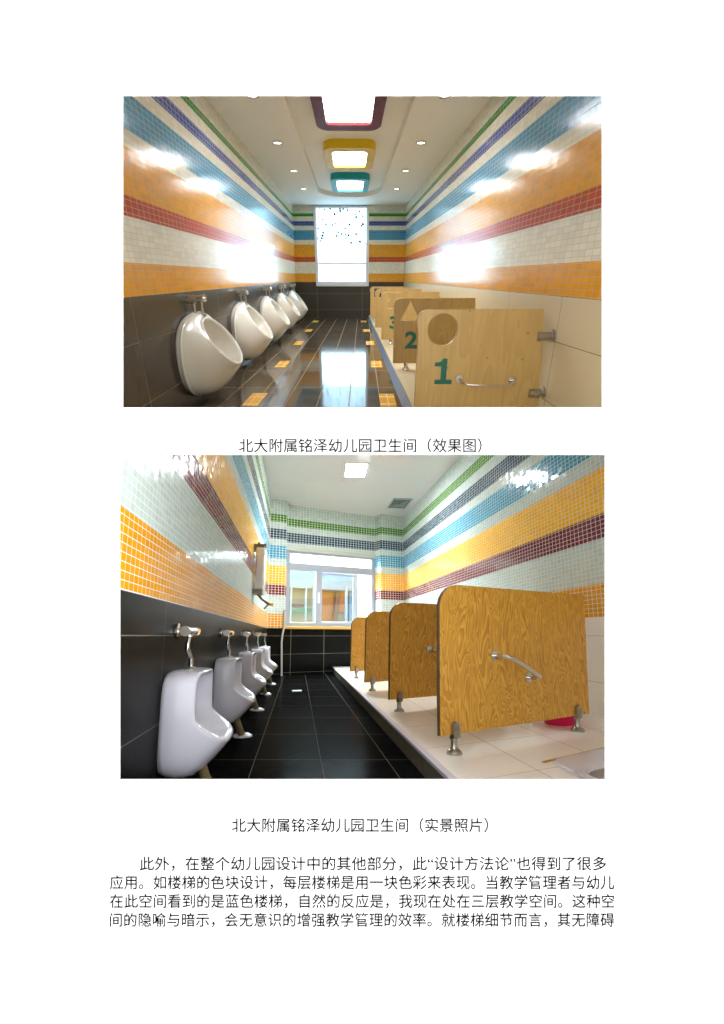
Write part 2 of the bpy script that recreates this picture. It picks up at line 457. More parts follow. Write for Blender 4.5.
m = MB(); hw = (WX1-WX0)/2-.05
m.box((-hw, -.004, zb-WZ1), (hw, 0, -.03)); m.build('blind_fabric', blind_mat(), bl)
m = MB(); m.tube([(-hw-.02, 0, -.02), (hw+.02, 0, -.02)], .025, 14); m.build('roller_tube', M_whiteplastic, bl, smooth=True)
m = MB(); m.box((-hw, -.012, zb-WZ1-.025), (hw, .008, zb-WZ1)); m.build('bottom_bar', M_whiteplastic, bl, bevel=.004)

# ---- ceiling lamps
def rrect(cx, cy, hx, hy, r, n=6, ry=None):
    ry = ry or r; P = []
    for sx, sy, a0 in ((1, 1, 0), (-1, 1, 90), (-1, -1, 180), (1, -1, 270)):
        for k in range(n+1):
            a = math.radians(a0+90*k/n)
            P.append((cx+sx*(hx-r)+r*math.cos(a), cy+sy*(hy-ry)+ry*math.sin(a)))
    return P
def lamp(name, color, px0, px1, py_far, py_near, inset, label, rough=.3, strength=27., colr=None, far_in=None):
    zl = CE-.02          # underside
    a = A.hit((px0+px1)/2, py_far, (0, 0, 1), zl); xa = A.hit(px0, py_far, (0, 0, 1), zl).x; xb = A.hit(px1, py_far, (0, 0, 1), zl).x
    b = A.hit((px0+px1)/2, py_near, (0, 0, 1), zl)
    cx, cy = (xa+xb)/2, (a.y+b.y)/2; hx, hy = (xb-xa)/2, (a.y-b.y)/2
    root = empty(name, A.at((cx, cy, zl+.11), phiA), label, 'ceiling lamp', 'square ceiling lamps in the tray')
    out = rrect(0, 0, hx, hy, .16, ry=.3); inn = rrect(0, 0, hx-inset, hy-inset*2.2, .06, ry=.12)
    m = MB(); R = [[(x, y, z) for x, y in o_] for o_, z in ((out, 0), (out, -.11), (inn, -.11), (inn, -.07))]
    m.rings(R, 0, True, True, False)
    m.build('lamp_frame', worn(name+'_'+str(color[0]), color, .55, .04, spec=.15), root, smooth=True, angle=35)
    m = MB(); m.face([(x, y, -.08) for x, y in inn]); m.build('diffuser', glow('lamp_diffuser', (244, 248, 255), strength), root)
    return root
lamp('ceiling_lamp', (96, 10, 8), 319.5, 382, 131, 60, .13, 'large dark red framed square ceiling lamp with white diffuser')
lamp('ceiling_lamp', (218, 186, 40), 328.5, 373, 170.5, 148, .13, 'yellow framed square ceiling lamp between the red and the turquoise one')
lamp('ceiling_lamp', (40, 160, 176), 333.8, 368.2, 193, 179, .12, 'turquoise framed square ceiling lamp, the one closest to the window')

M_steel = worn('brushed_steel', (172, 168, 158), .28, .05, metal=.95)
M_chrome = worn('chrome', (214, 212, 208), .12, .03, metal=1.)
M_dl = glow('downlight_glow', (255, 246, 226), 6.)
def downlight():
    root = empty('downlight', A.M, 'x', 'downlight', 'round downlights either side of the tray')
    m = MB(); n = 24
    ring = lambda r, z: [(r*math.cos(2*math.pi*k/n), r*1.4*math.sin(2*math.pi*k/n), z) for k in range(n)]
    m.rings([ring(.075, .01), ring(.08, -.008), ring(.062, -.012), ring(.056, .004)])
    m.build('trim_ring', M_steel, root, smooth=True)
    m = MB(); m.face(ring(.057, -.002)); m.build('bulb_face', M_dl, root)
    return root
base = downlight()
order = ('first', 'second', 'third', 'fourth')
for side, L in (('urinal', ((252, 94.5), (277.5, 142.5), (293.5, 170.7), (303.3, 188.6))),
                ('cubicle', ((445, 94.5), (421, 142.5), (405.5, 170.7), (396.5, 188.6)))):
    for i, (px, py) in enumerate(L):
        h = A.hit(px, py, (0, 0, 1), CE)
        o = base if (side == 'urinal' and i == 0) else copy_tree(base)
        o.matrix_world = A.at(h, phiA)
        o['label'] = '%s round downlight from the page, on the ceiling strip above the %s' % (order[i], 'white oval urinals' if side == 'urinal' else 'numbered wooden partitions')

# ---- urinals (shared loft builder)
def smoothstep(a, b, x):
    t = max(0., min(1., (x-a)/(b-a))); return t*t*(3-2*t)
M_porc = new_mat('white_porcelain', (222, 218, 204), .22, spec=.35)
M_porcB = new_mat('glazed_white_porcelain', (212, 214, 228), .12, spec=.4)
M_shadowgap = new_mat('dark_drain_hole', (40, 38, 36), .5)

def superring(c, hy, hz, n, e, xf, top_e=None):
    """closed outline in the plane of the wall; xf gives the distance from the wall for (y, z)"""
    P = []
    for k in range(n):
        a = 2*math.pi*k/n; ca, sa = math.cos(a), math.sin(a)
        ee = e if sa >= 0 or top_e is None else top_e
        y = math.copysign(abs(ca)**(2/ee), ca)*hy; z = c+math.copysign(abs(sa)**(2/ee), sa)*hz
        P.append(Vector((xf(y, z), y, z)))
    return P
def make_urinal_round(room, name, mat):
    """egg-shaped bowl: wall outline, sides sweeping out to a tilted oval rim, bowl inside. Local: x out of the wall, y along it, z up (0 = top)"""
    N = 40
    wall = [p-Vector((0, .13, 0)) for p in superring(-.352, .63, .355, N, 2.5, lambda y, z: 0.0)]
    rim_c = Vector((.255, -.04, -.245)); ua = Vector((.158, 0, -.215)); ub = Vector((0, .42, 0))     # tilted oval
    def oval(sc, sb, off):
        nrm = Vector((.245, 0, .205)).normalized()
        return [rim_c + ua*(-math.sin(2*math.pi*k/N))*sc + ub*math.cos(2*math.pi*k/N)*sb + nrm*off for k in range(N)]
    rim = oval(1, 1, 0)
    R = [[Vector((0, p.y, p.z)) for p in wall]]
    for t in (.1, .25, .45, .65, .82, .94):
        ring = []
        for a, b in zip(wall, rim):
            p = a.lerp(b, t)
            # swell: keep the wall outline's width a while, then close in on the rim
            w = math.sin(math.pi*t)
            p.y *= 1+.10*w
            if a.z < -.335: p.z -= .10*w*smoothstep(-.335, -.65, a.z)
            else: p.x -= 0; p.z += .035*w*smoothstep(-.335, 0, a.z)
            ring.append(p)
        R.append(ring)
    R.append(rim)
    R.append(oval(.965, .965, .012)); R.append(oval(.92, .92, .008)); R.append(oval(.88, .88, -.02))
    R.append(oval(.74, .76, -.12)); R.append(oval(.45, .5, -.19)); R.append(oval(.12, .14, -.21))
    m = MB(); m.rings(R, 0, True, True, True)
    return m
kw = dict(smooth=True, angle=180)
uz = -.335
def urinalA():
    root = empty('urinal', A.M, 'x', 'urinal', 'oval urinals along the dark dado')
    make_urinal_round(A, 'bowl', M_porc).build('bowl', M_porc, root, **kw)
    m = MB()      # seam between the wall mount and the bowl
    m.rings([[Vector((.05+dx, p.y*s_-.13, (p.z+.335)*s_-.335)) for p in superring(-.36, .645, .355, 40, 2.5, lambda y, z: 0)] for dx, s_ in ((-.012, .90), (-.008, 1.022), (.0, 1.022), (.004, .9))])
    m.build('wall_mount', M_porc, root, **kw)
    m = MB(); m.tube([(.05, -.64, -.54), (.05, -.5, -.54)], [.035, .035], 14); m.build('fixing_hole', worn('pale_fixing_cap', (236, 226, 196), .4), root, smooth=True)
    fv = MB(); fv.tube([(.08, 0, -.03), (.08, 0, .14)], .014, 12); fv.tube([(.0, 0, .14), (.11, 0, .14)], .024, 14); fv.tube([(.08, 0, -.02), (.08, 0, .0)], .035, 14)
    v = fv.build('flush_valve', M_steel, root, smooth=True)
    m = MB(); m.tube([(.11, 0, .14), (.135, 0, .14)], [.036, .03], 14); m.build('push_button', M_chrome, v, smooth=True)
    m = MB(); m.tube([(0, -.16, .13), (.07, -.16, .13)], .035, 14); m.tube([(.05, -.16, .13), (.05, -.16, -.04)], .011, 10); m.build('stop_valve', M_steel, root, smooth=True)
    return root
u = urinalA()
names = ['nearest the page opening', 'second from the page opening', 'in the middle of its row', 'second from the window wall', 'closest to the window wall']
for i, y in enumerate((5.44, 7.76, 10.1, 12.3, 14.6)):
    o = u if i == 0 else copy_tree(u)
    o.matrix_world = A.at((wl(y), y, -.318), phiA)
    o['label'] = 'white oval bowl urinal on dark grey wall tiles, ' + names[i]

# ---- raised platform and partitions of room A
pf = A.hit(402.3, 407, (0, 0, 1), FL); kc = pf.x-A.ax*pf.y; y2p = 5.796*1.1; PT = A.hit(408, 370, (0, 1, 0), y2p).z; tp = A.hit(413, 407, (0, 0, 1), PT); kt = tp.x-A.ax*tp.y
M_platA = slabs('cream_platform_tile', (216, 204, 170), (190, 174, 132), .46, 1.2, .02, rough=.25, var=.04, gv=.01)
M_kerbA = worn('blue_grey_kerb_tile', (132, 150, 176), .2, .05)
m = MB(); uvf = lambda p: (p.x, p.y)
q = shell(A, [(kt+A.ax*1.5, 1.5, PT), (kt+A.ax*YB, YB, PT), (wr(YB), YB, PT), (wr(1.5), 1.5, PT)], True); m.slab(q, (0, 0, -.03), 0, uvf, room=A)
q = shell(A, [(kc+A.ax*1.5, 1.5, FL), (kc+A.ax*YB, YB, FL), (kt+A.ax*YB, YB, PT-.03), (kt+A.ax*1.5, 1.5, PT-.03)], True); m.slab(q, (.05, 0, 0), 1, room=A)
o = m.build('floor_platform', [M_platA, M_kerbA], matrix=A.M); o['kind'] = 'structure'
M_pine = wood('knotty_pine', (200, 168, 104), (170, 132, 68), 22, .8, .4, knots=(120, 60, 26), contrast=.32, waves=2.5)
M_green = new_mat('green_numeral_paint', (22, 104, 84), .45)
def panel_outline(room, n, k, pts):
    return [room.hit(px, py, n, k) for px, py in pts]
def inner_loop(outline, hole):
    """faces of a plate with one hole, bridged by bmesh triangulation"""
    return outline, hole
def plate(outline, hole, th, mat, name, parent, bevel=.006, edge=None):
    bm = bmesh.new()
    def loop(P, y): 
        vs = [bm.verts.new((x, y, z)) for x, z in P]
        return vs, [bm.edges.new((vs[i], vs[(i+1) % len(vs)])) for i in range(len(vs))]
    o1, e1 = loop(outline, 0); es = list(e1)
    if hole: h1, eh = loop(hole, 0); es += eh
    r = bmesh.ops.triangle_fill(bm, use_beauty=True, use_dissolve=True, edges=es)
    fs = [f for f in r['geom'] if isinstance(f, bmesh.types.BMFace)]
    ex = bmesh.ops.extrude_face_region(bm, geom=fs)
    for v in ex['geom']:
        if isinstance(v, bmesh.types.BMVert): v.co.y += th
    bmesh.ops.recalc_face_normals(bm, faces=bm.faces)
    me = bpy.data.meshes.new(name); bm.to_mesh(me); bm.free(); me.materials.append(mat)
    if edge:
        me.materials.append(edge)
        for p in me.polygons: p.material_index = 0 if abs(p.normal.y) > .5 else 1
    ob = bpy.data.objects.new(name, me); COL.objects.link(ob); ob.parent = parent
    b = ob.modifiers.new('bevel', 'BEVEL'); b.width = bevel; b.segments = 2; b.limit_method = 'ANGLE'; b.angle_limit = math.radians(50)
    return ob
ZTOP = A.hit(430, 298, (0, 1, 0), y2p).z; y1p = A.hit(480, 309.5, (0, 0, 1), ZTOP).y
h2 = lambda px, py: (lambda h: (h.x, h.z))(A.hit(px, py, (0, 1, 0), y1p))
arcA = [(418.3, 331), (417.2, 326), (417, 320), (418.6, 315.5), (421.5, 312), (425.5, 310), (430, 309.3)]
xb0 = kc+A.ax*y1p
def at1(px, py):
    x, z = h2(px, py); return (x-xb0, z-PT)
ZB = A.hit(430, 363.4, (0, 1, 0), y2p).z-PT       # underside of the boards above the platform
outA = [at1(*p) for p in arcA]+[at1(544.3, 309.5)]
r1, r2 = at1(544.3, 309.5), at1(558.3, 407)
slope = (r2[0]-r1[0])/(r2[1]-r1[1]); wxl = wr(y1p)-(kc+A.ax*y1p); outA += [(wxl-.03, ZB)]
l1 = at1(418.3, 331); outA += [(l1[0]-.002, ZB)]
def holeA(i):
    c = at1(443, 330); rx = at1(458, 330)[0]-c[0]
    if i in (0, 3): return [(c[0]+rx*math.cos(2*math.pi*k/32), c[1]+rx*.98*math.sin(2*math.pi*k/32)) for k in range(32)]
    if i == 1: return [(c[0]-rx*.98, c[1]-rx*.85), (c[0]+rx*.98, c[1]-rx*.85), (c[0], c[1]+rx*1.05)]
    return [(c[0]-rx*.8, c[1]-rx*.85), (c[0]+rx*.8, c[1]-rx*.85), (c[0]+rx*.8, c[1]+rx*.85), (c[0]-rx*.8, c[1]+rx*.85)]
shape = ['round', 'triangular', 'square', 'round', 'square']
platform_parts = []
def steel_foot(h, r=.022, base=.045):
    m = MB(); m.lathe([(base, 0), (base, .012), (r*1.2, .03), (r, .05), (r, h*.62), (r*1.15, h*.64), (r*1.15, h*1.18), (r*.8, h*1.24)], n=18)
    return m
ypA = []
for i, (px, py) in enumerate([(480, 309.5), (430, 298), (410, 292), (400, 289), (390, 286.6)]):
    ypA.append(A.hit(px, py, (0, 0, 1), ZTOP).y)
for i, y in enumerate(ypA):
    root = empty('partition', A.at((kc+A.ax*y, y, PT)), 'pine cubicle partition marked %d with a %s opening' % (i+1, shape[i]), 'partition', 'numbered pine partitions')
    if i == 4: root['label'] = 'pine cubicle partition closest to the window, mostly hidden behind the fourth'
    plate(outA, holeA(i), .05, M_pine, 'board', root)
    if i < 4:
        pA = at1(442, 384); H = at1(442, 358.5)[1]-pA[1]
        if i == 0:      # a one with a flag and a foot
            m = MB(); W = at1(451.5, 372)[0]-at1(433.5, 372)[0]; x = at1(433.5, 384)[0]
            P = [(.04, 0), (1, 0), (1, .17), (.68, .17), (.68, 1), (.42, 1), (.36, .90), (.22, .86), (0, .85), (0, .70), (.36, .70), (.36, .17), (.04, .17)]
            m.slab([(x+u_*W, -.004, pA[1]+v_*H) for u_, v_ in P], (0, .004, 0)); o = m.build('numeral', M_green, root)
        else:
            c = bpy.data.curves.new('numeral', 'FONT'); c.body = str(i+1); c.size = .36; c.extrude = .002; c.offset = .012; c.align_x = 'CENTER'; c.fill_mode = 'BOTH'
            c.materials.append(M_green)
            o = bpy.data.objects.new('numeral', c); COL.objects.link(o); o.parent = root
            o.location = (pA[0], -.003, pA[1]); o.rotation_euler = (math.pi/2, 0, 0)
            bpy.context.view_layer.update()
            zz = [v[1] for v in o.bound_box]; xx = [v[0] for v in o.bound_box]
            o.scale = (H*.78/(max(xx)-min(xx)), H/(max(zz)-min(zz)), 1)
            o = to_mesh(o, 'numeral')
        o['label'] = 'green numeral %d' % (i+1)
    hf = ZB
    for xo in (outA[0][0]+.16, outA[-2][0]-.14):
        f = steel_foot(hf).build('foot', M_chrome, root, smooth=True); f.location = (xo, .025, 0)
    # clamps to the wall
    wx = wr(y)-(kc+A.ax*y)
    for px, py in ((546, 336), (556.5, 393)):
        p = at1(px, py)
        m = MB(); m.tube([(wx-.12, .025, p[1]), (wx-.01, .025, p[1])], .026, 14); m.tube([(wx-.02, .025, p[1]), (wx-.003, .025, p[1])], .045, 16)
        m.tube([(wx-.13, -.012, p[1]), (wx-.05, -.012, p[1])], .034, 14)
        m.build('wall_clamp', M_steel, root, smooth=True, angle=30)
    # grab rail
    a, b = at1(459, 378.5), at1(512, 380)
    m = MB(); pts = [(a[0], 0, a[1]), (a[0]+.02, -.07, a[1]-.02), (a[0]+.06, -.1, a[1]-.03), (b[0]-.04, -.1, b[1]-.03), (b[0], -.07, b[1]-.02), (b[0]+.015, 0, b[1])]
    m.tube(pts, .009, 12)
    for q in (a, b): m.tube([(q[0], -.012, q[1]), (q[0], 0, q[1])], .03, 16)
    m.build('grab_rail', M_chrome, root, smooth=True)

# ================================================================== ROOM B (lower picture)
FB, CB = -.85, 3.01
kLB = -.664
corner = B.hit(268, 600, (0, 1, 0), 10.819)
lx, ly = (1250-CX), B.F; Lb = Vector((lx, ly, 0)).normalized(); nb = Vector((ly, -lx, 0))
kb = nb.dot(corner)
Rc = B.hit(403.7, 600, nb, kb); kRB = Rc.x-B.axr*Rc.y
def wlB(y): return kLB+B.ax*y
def wrB(y): return kRB+B.axr*y
phiB = math.atan(-B.ax)
white_m = (194, 212, 208)
B_bands = [(-1.3, (190, 190, 190)), (.17, (224, 154, 0)), (.46, white_m), (.87, (112, 10, 30)), (1.10, (250, 188, 0)), (1.52, white_m),
           (1.68, (60, 156, 190)), (1.97, white_m), (2.12, (4, 66, 92)), (2.35, white_m), (2.50, (66, 132, 24)), (2.68, white_m)]
M_mosB = mosaic('tiled_wall_bright', B_bands, .056, .0345, (242, 244, 238), gfrac=(.055, .08), tilt=.06, rough=.14, var=.13, ior=1.06)
M_mosBr = mosaic('tiled_wall_bright_far', B_bands, .072, .042, (242, 244, 238), gfrac=(.09, .09), tilt=.05, rough=.12, var=.14)
M_mosBb = mosaic('tiled_wall_bright_end', B_bands, .075, .055, (242, 244, 238), gfrac=(.12, .12), tilt=.08, rough=.1, var=.16)
M_dadoB = slabs('black_wall_tile', (14, 14, 13), (120, 118, 108), .94, .42, .005, rough=.3, ior=1.1, var=.2, gv=.010, ou=.30)
M_dadoBb = slabs('black_end_wall_tile', (13, 13, 13), (130, 130, 124), .82, .40, .010, rough=.25, ior=1.15, var=.2, gv=.014, ou=.2)
M_creamB = slabs('white_wall_tile', (238, 234, 222), (176, 168, 148), .9, .42, .006, rough=.25, var=.03, gv=.01)
M_floorB = slabs('black_floor_tile', (17, 17, 17), (96, 96, 88), .46, .92, .012, rough=.2, ior=1.015, var=.3, gv=.008, ou=.62, cloud=.4)
def ceil_mat():
    m = slabs('glossy_ceiling_panels', (226, 226, 226), (206, 206, 206), .6, 1.2, .008, rough=.1, var=.02, gv=.005)
    return m
M_ceilB = ceil_mat()
wall_side(B, 'wall_left', B.ax, kLB, FB, CB, .17, corner.y+.5, [M_dadoB, M_mosB], -1, False)
wall_side(B, 'wall_right', B.axr, kRB, FB, CB, .17, Rc.y+.6, [M_creamB, M_mosBr], 1, False)
m = MB(); uvf = lambda p: (p.x-B.ax*p.y, p.y)
m.slab(shell(B, [(wlB(.9)-.1, .9, FB), (wlB(14.6)-.1, 14.6, FB), (1.6, 14.6, FB), (wrB(.9), .9, FB)], False), (0, 0, -.12), 0, uvf, room=B)
o = m.build('floor', M_floorB, matrix=B.M); o['kind'] = 'structure'
m = MB(); uvf = lambda p: (p.x, p.y)
m.slab(shell(B, [(wlB(.9)-.1, .9, CB), (wlB(14.6)-.1, 14.6, CB), (1.6, 14.6, CB), (wrB(.9)+.1, .9, CB)], False), (0, 0, .12), 0, uvf, room=B)
o = m.build('ceiling', M_ceilB, matrix=B.M); o['kind'] = 'structure'

# end wall: two piers and, set back between them, the window wall; local frame along Lb
MBk = B.M @ Matrix.Translation((corner.x, corner.y, 0)) @ Matrix.Rotation(math.atan2(Lb.y, Lb.x), 4, 'Z')
inv = MBk.inverted() @ B.M
def bk(px, py, d=0.):
    """point on the end wall's plane, set back by d, in the wall's own frame"""
    h = B.hit(px, py, nb, kb + d*nb.length*(1 if nb.y < 0 else -1)*(-1)) if False else None
    # plane offset along +local y
    nrm = Vector((-Lb.y, Lb.x, 0)); k2 = nrm.dot(corner)+d
    return inv @ B.hit(px, py, nrm, k2)
WT = (bk(403.7, 600)).x                         # full width
REC = .28
pl = bk(286, 570).x; prt = bk(381, 560).x
wl0 = bk(285.8, 600, REC).x; wl1 = bk(375.5, 600, REC).x
wz0 = bk(300, 626.3, REC).z; wz1 = bk(330, 553.8, REC).z
uvf = lambda p: (p.x, p.z)
def pier(name, x0, x1):
    m = MB()
    for i, (a, b) in enumerate(((FB, .17), (.17, CB))):
        m.slab([(x0, 0, a), (x1, 0, a), (x1, 0, b), (x0, 0, b)], (0, REC+.25, 0), i, lambda p: (p.x+p.y, p.z))
    o = m.build(name, [M_dadoBb, M_mosBb], matrix=MBk); o['kind'] = 'structure'
pier('wall_pier_left', -.4, pl); pier('wall_pier_right', prt, WT+.35)
m = MB()
zd = wz0-.03
def bkrect(x0, z0, x1, z1, i, th=.25): m.slab([(x0, REC, z0), (x1, REC, z0), (x1, REC, z1), (x0, REC, z1)], (0, th, 0), i, uvf)
bkrect(pl-.02, FB, prt+.02, zd, 0)
bkrect(pl-.02, zd, wl0, wz1, 1); bkrect(wl1, zd, prt+.05, wz1, 1) if wl1 < prt+.05 else None
bkrect(pl-.02, wz1, prt+.02, CB, 1)
o = m.build('wall_back', [M_dadoBb, M_mosBb], matrix=MBk); o['kind'] = 'structure'
m = MB(); m.box((pl-.01, REC-.10, zd-.03), (prt+.01, REC+.02, zd+.025))
o = m.build('trim_1', worn('yellow_sill_tile', (216, 168, 60), .3), matrix=MBk, bevel=.006); o['kind'] = 'structure'

# window of room B
m = MB(); m.box((pl, REC-.03, wz1-.01), (prt, REC+.02, 2.03))
o = m.build('trim_2', worn('painted_lintel_trim', (196, 200, 190), .5, .02), matrix=MBk, bevel=.006); o['kind'] = 'structure'
wx0, wx1 = wl0, min(wl1, prt+.04)
zt0 = bk(330, 570.5, REC).z; zt1 = bk(330, 565.5, REC).z
m0 = bk(316.3, 600, REC).x; m1 = bk(322.2, 600, REC).x
m = MB(); fy0, fy1 = REC+.02, REC+.11; tf = .09
m.box((wx0, fy0, wz0-.02), (wx0+tf, fy1, wz1)); m.box((wx1-tf, fy0, wz0-.02), (wx1, fy1, wz1))
m.box((wx0+tf, fy0, wz0-.02), (wx1-tf, fy1, wz0+.09)); m.box((wx0+tf, fy0, wz1-.05), (wx1-tf, fy1, wz1))
m.box((wx0+tf, fy0, zt0-.04), (wx1-tf, fy1, zt1))
m.box((m0, fy0-.01, wz0+.09), (m1, fy1, zt0-.04))
win = m.build('window_1', worn('window_frame_pvc', (168, 174, 188), .35, .02), matrix=MBk, bevel=.008); win['kind'] = 'structure'
M_glassB = clear_glass('clear_window_glass')
m = MB(); m.box((wx0+tf, fy0+.05, zt1), (wx1-tf, fy0+.056, wz1-.05)); m.build('transom_glass', M_glassB, win)
# sliding sash behind, its own frame seen through the panes
sx = bk(357, 600, REC+.1).x
m = MB(); a0, a1 = REC+.12, REC+.16; zl, zh = wz0+.09, zt0-.05
m.box((m1-.06, a0, zl), (m1+.0, a1, zh)); m.box((sx-.10, a0, zl), (sx, a1, zh)); m.box((m1, a0, zh-.05), (sx-.1, a1, zh)); m.box((m1, a0, zl), (sx-.1, a1, zl+.04))
m.build('window_sash', worn('pale_blue_sash', (188, 204, 226), .35), win, bevel=.005)
m = MB(); m.box((m1, a0+.015, zl+.04), (sx-.1, a0+.02, zh-.05)); m.build('sash_glass', clear_glass('pale_sash_glass', (228, 236, 242), .1), win)
m = MB(); m.box((wx0+tf, fy0+.05, wz0+.09), (m0, fy0+.056, zt0-.04)); m.build('window_glass', clear_glass('greenish_glass', (232, 240, 236), .08), win)
m = MB(); m.box((m0+.03, fy0-.035, (wz0+zt0)/2-.13), (m0+.09, fy0-.01, (wz0+zt0)/2+.13)); m.build('window_handle', M_whiteplastic, win, bevel=.008)

# wing of the building across the light well, seen through the window
bd = tag(bpy.data.objects.new('neighbouring_building', None), 'cream and orange building wing with pale blue frames outside the lower washroom window', 'building')
COL.objects.link(bd); bd.matrix_world = MBk @ Matrix.Translation((wx0, 3.0, wz0-1.2))
M_bw = worn('cream_render', (146, 132, 108), .8, .05); M_or = worn('orange_panel', (190, 112, 20), .6, .1); M_pb = worn('pale_blue_frame', (136, 146, 154), .5)
def nb_box(m, x0, y0, x1, y1, d, th=.3):
    a = bk(x0, y1, d); c = bk(x1, y0, d); o_ = Vector((wx0, 3.0, wz0-1.2))
    a -= o_; c -= o_
    m.box((a.x, a.y, a.z), (c.x, a.y+th, c.z))
m = MB(); nb_box(m, 270, 583, 321, 640, 3.2); nb_box(m, 321, 583, 358, 640, 3.6); m.build('wall', M_bw, bd)
m = MB(); nb_box(m, 270, 572.5, 358, 586.5, 3.0, .5); m.build('fascia', worn('pale_green_fascia', (104, 112, 112), .6), bd)
m = MB(); nb_box(m, 322, 587, 334, 640, 3.5, .05); nb_box(m, 339, 590, 344.5, 612, 3.5, .05); m.build('orange_panel', M_or, bd)
m = MB(); q = [bk(px, py, 3.35)-Vector((wx0, 3.0, wz0-1.2)) for px, py in ((331, 640), (335, 640), (342, 587), (337, 587))]; m.slab(q, (0, .06, 0)); m.build('sloping_beam', worn('brown_beam', (120, 74, 30), .6), bd)
m = MB()
for x in (290.5, 305.5, 313, 346): nb_box(m, x, 586, x+1.8, 640, 2.95, .1)
m.build('window_post', M_pb, bd, bevel=.01)
m = MB(); nb_box(m, 270, 604.5, 304, 606.5, 3.15, .05); m.build('ledge', worn('rose_ledge', (112, 76, 66), .6), bd)
m = MB(); nb_box(m, 270, 608, 313, 611, 3.15, .05); m.build('green_strip', worn('sage_strip', (92, 112, 84), .6), bd)
m = MB(); nb_box(m, 349, 590, 357, 640, 3.4, .1); m.build('glazed_door', worn('pale_door', (110, 130, 140), .3), bd, bevel=.01)

# ---- urinals of room B
def urinalB():
    root = empty('urinal', B.M, 'x', 'urinal', 'white wall-hung urinals on the black tiles')
    # local: x out of the wall, y along it, z up; z = 0 at the top edge of the body
    H = .535; N = 48
    def outer(z, s):        # half width at height z (negative down)
        return .36*s
    def front(z):           # distance of the front rim from the wall at height z
        t = smoothstep(-.22, -.36, z)
        return .168 + .135*t
    def ring(c, hy, hz, e, xf, low_e=None): return superring(c, hy, hz, N, e, xf, low_e)
    W = ring(-.252, .285, .252, 5, lambda y, z: 0.)
    rimo = ring(-.185, .262, .182, 6, lambda y, z: front(z) - .02*(y/.3)**2, 3.2)
    R = [W]
    for t in (.12, .3, .5, .68, .84, .95):
        q = []
        for a, b in zip(W, rimo):
            p = a.lerp(b, t); w = math.sin(math.pi*t)
            p.y *= 1+.06*w
            if a.z < -.3: p.z -= .075*w*smoothstep(-.28, -.48, a.z)
            else: p.z += .006*w
            q.append(p)
        R.append(q)
    R.append(rimo)
    def rin(s, dz, dx, hyf, k=0.): return ring(-.185+dz, .262*hyf, .182*s, 5, lambda y, z: max(.03, front(z)-.02*(y/.3)**2+dx), 3.2)
    R.append(rin(.975, 0, .004, .975)); R.append(rin(.90, 0.002, .002, .90)); R.append(rin(.86, .004, -.015, .85))
    def cav(s, hyf, x): return ring(-.182, .262*hyf, .182*s, 4, lambda y, z: x + .09*smoothstep(-.2, -.36, z), 2.2)
    R.append(cav(.82, .80, .10)); R.append(cav(.72, .68, .05)); R.append(cav(.4, .4, .035)); R.append(cav(.1, .1, .035))
    m = MB(); m.rings(R, 0, True, True, True); m.build('bowl', M_porcB, root, **kw)
    m = MB(); m.lathe([(.032, 0), (.034, .006), (.02, .012), (.015, .016)], (.075, 0, .0), 18); m.build('inlet_collar', M_steel, root, smooth=True)
    # cranked supply pipe and valve body on the wall
    v = MB(); v.tube([(.075, 0, .01), (.075, 0, .06), (.072, -.02, .075), (.07, -.085, .115), (.07, -.085, .135), (.07, -.06, .175)], .0125, 12)
    pipe = v.build('supply_pipe', M_chrome, root, smooth=True)
    v = MB(); zc = .205
    v.tube([(.0, -.06, zc), (.014, -.06, zc)], .042, 18); v.tube([(.012, -.06, zc), (.085, -.06, zc)], .018, 14)
    v.tube([(.07, -.15, zc), (.07, .10, zc)], [.023, .023], 16); v.tube([(.07, -.06, zc-.03), (.07, -.06, zc)], .022, 14)
    val = v.build('flush_valve', M_chrome, root, smooth=True)
    m = MB(); m.tube([(.07, .10, zc), (.07, .15, zc)], [.028, .024], 16); m.build('push_button', worn('worn_brass_cap', (196, 150, 104), .2, metal=.9), val, smooth=True)
    m = MB(); m.tube([(.07, -.18, zc), (.07, -.15, zc)], .026, 16); m.build('end_cap', M_steel, val, smooth=True)
    # waste pipe down to the floor and its flange
    zf = FB-UB_TOP
    m = MB(); pts = []; rr_ = []
    for k in range(25):
        t = k/24; pts.append((.15+.05*t, .0+.14*t*t, -.47+(zf+.47)*t)); rr_.append(.026+.0035*(k % 2))
    m.tube(pts, rr_, 14); m.build('waste_pipe', worn('stained_waste_hose', (150, 136, 96), .55, .25, 30), root, smooth=True, angle=180)
    m = MB(); m.lathe([(.085, 0), (.08, .012), (.045, .028), (.03, .03)], (.20, .14, zf), 22); m.build('floor_flange', M_porcB, root, smooth=True)
    return root
UB_TOP = -.18
u = urinalB()
for i, y in enumerate((2.80, 4.34, 5.88, 7.46, 9.05)):
    o = u if i == 0 else copy_tree(u)
    o.matrix_world = B.at((wlB(y)+.004, y, UB_TOP), phiB)
    o['label'] = 'white urinal, cranked chrome pipe on black tiles, ' + names[i]

reveal('light_stop_board', LOW_S, LOW_K, 8.25, False, B, kLB, B.ax, kRB, B.axr)

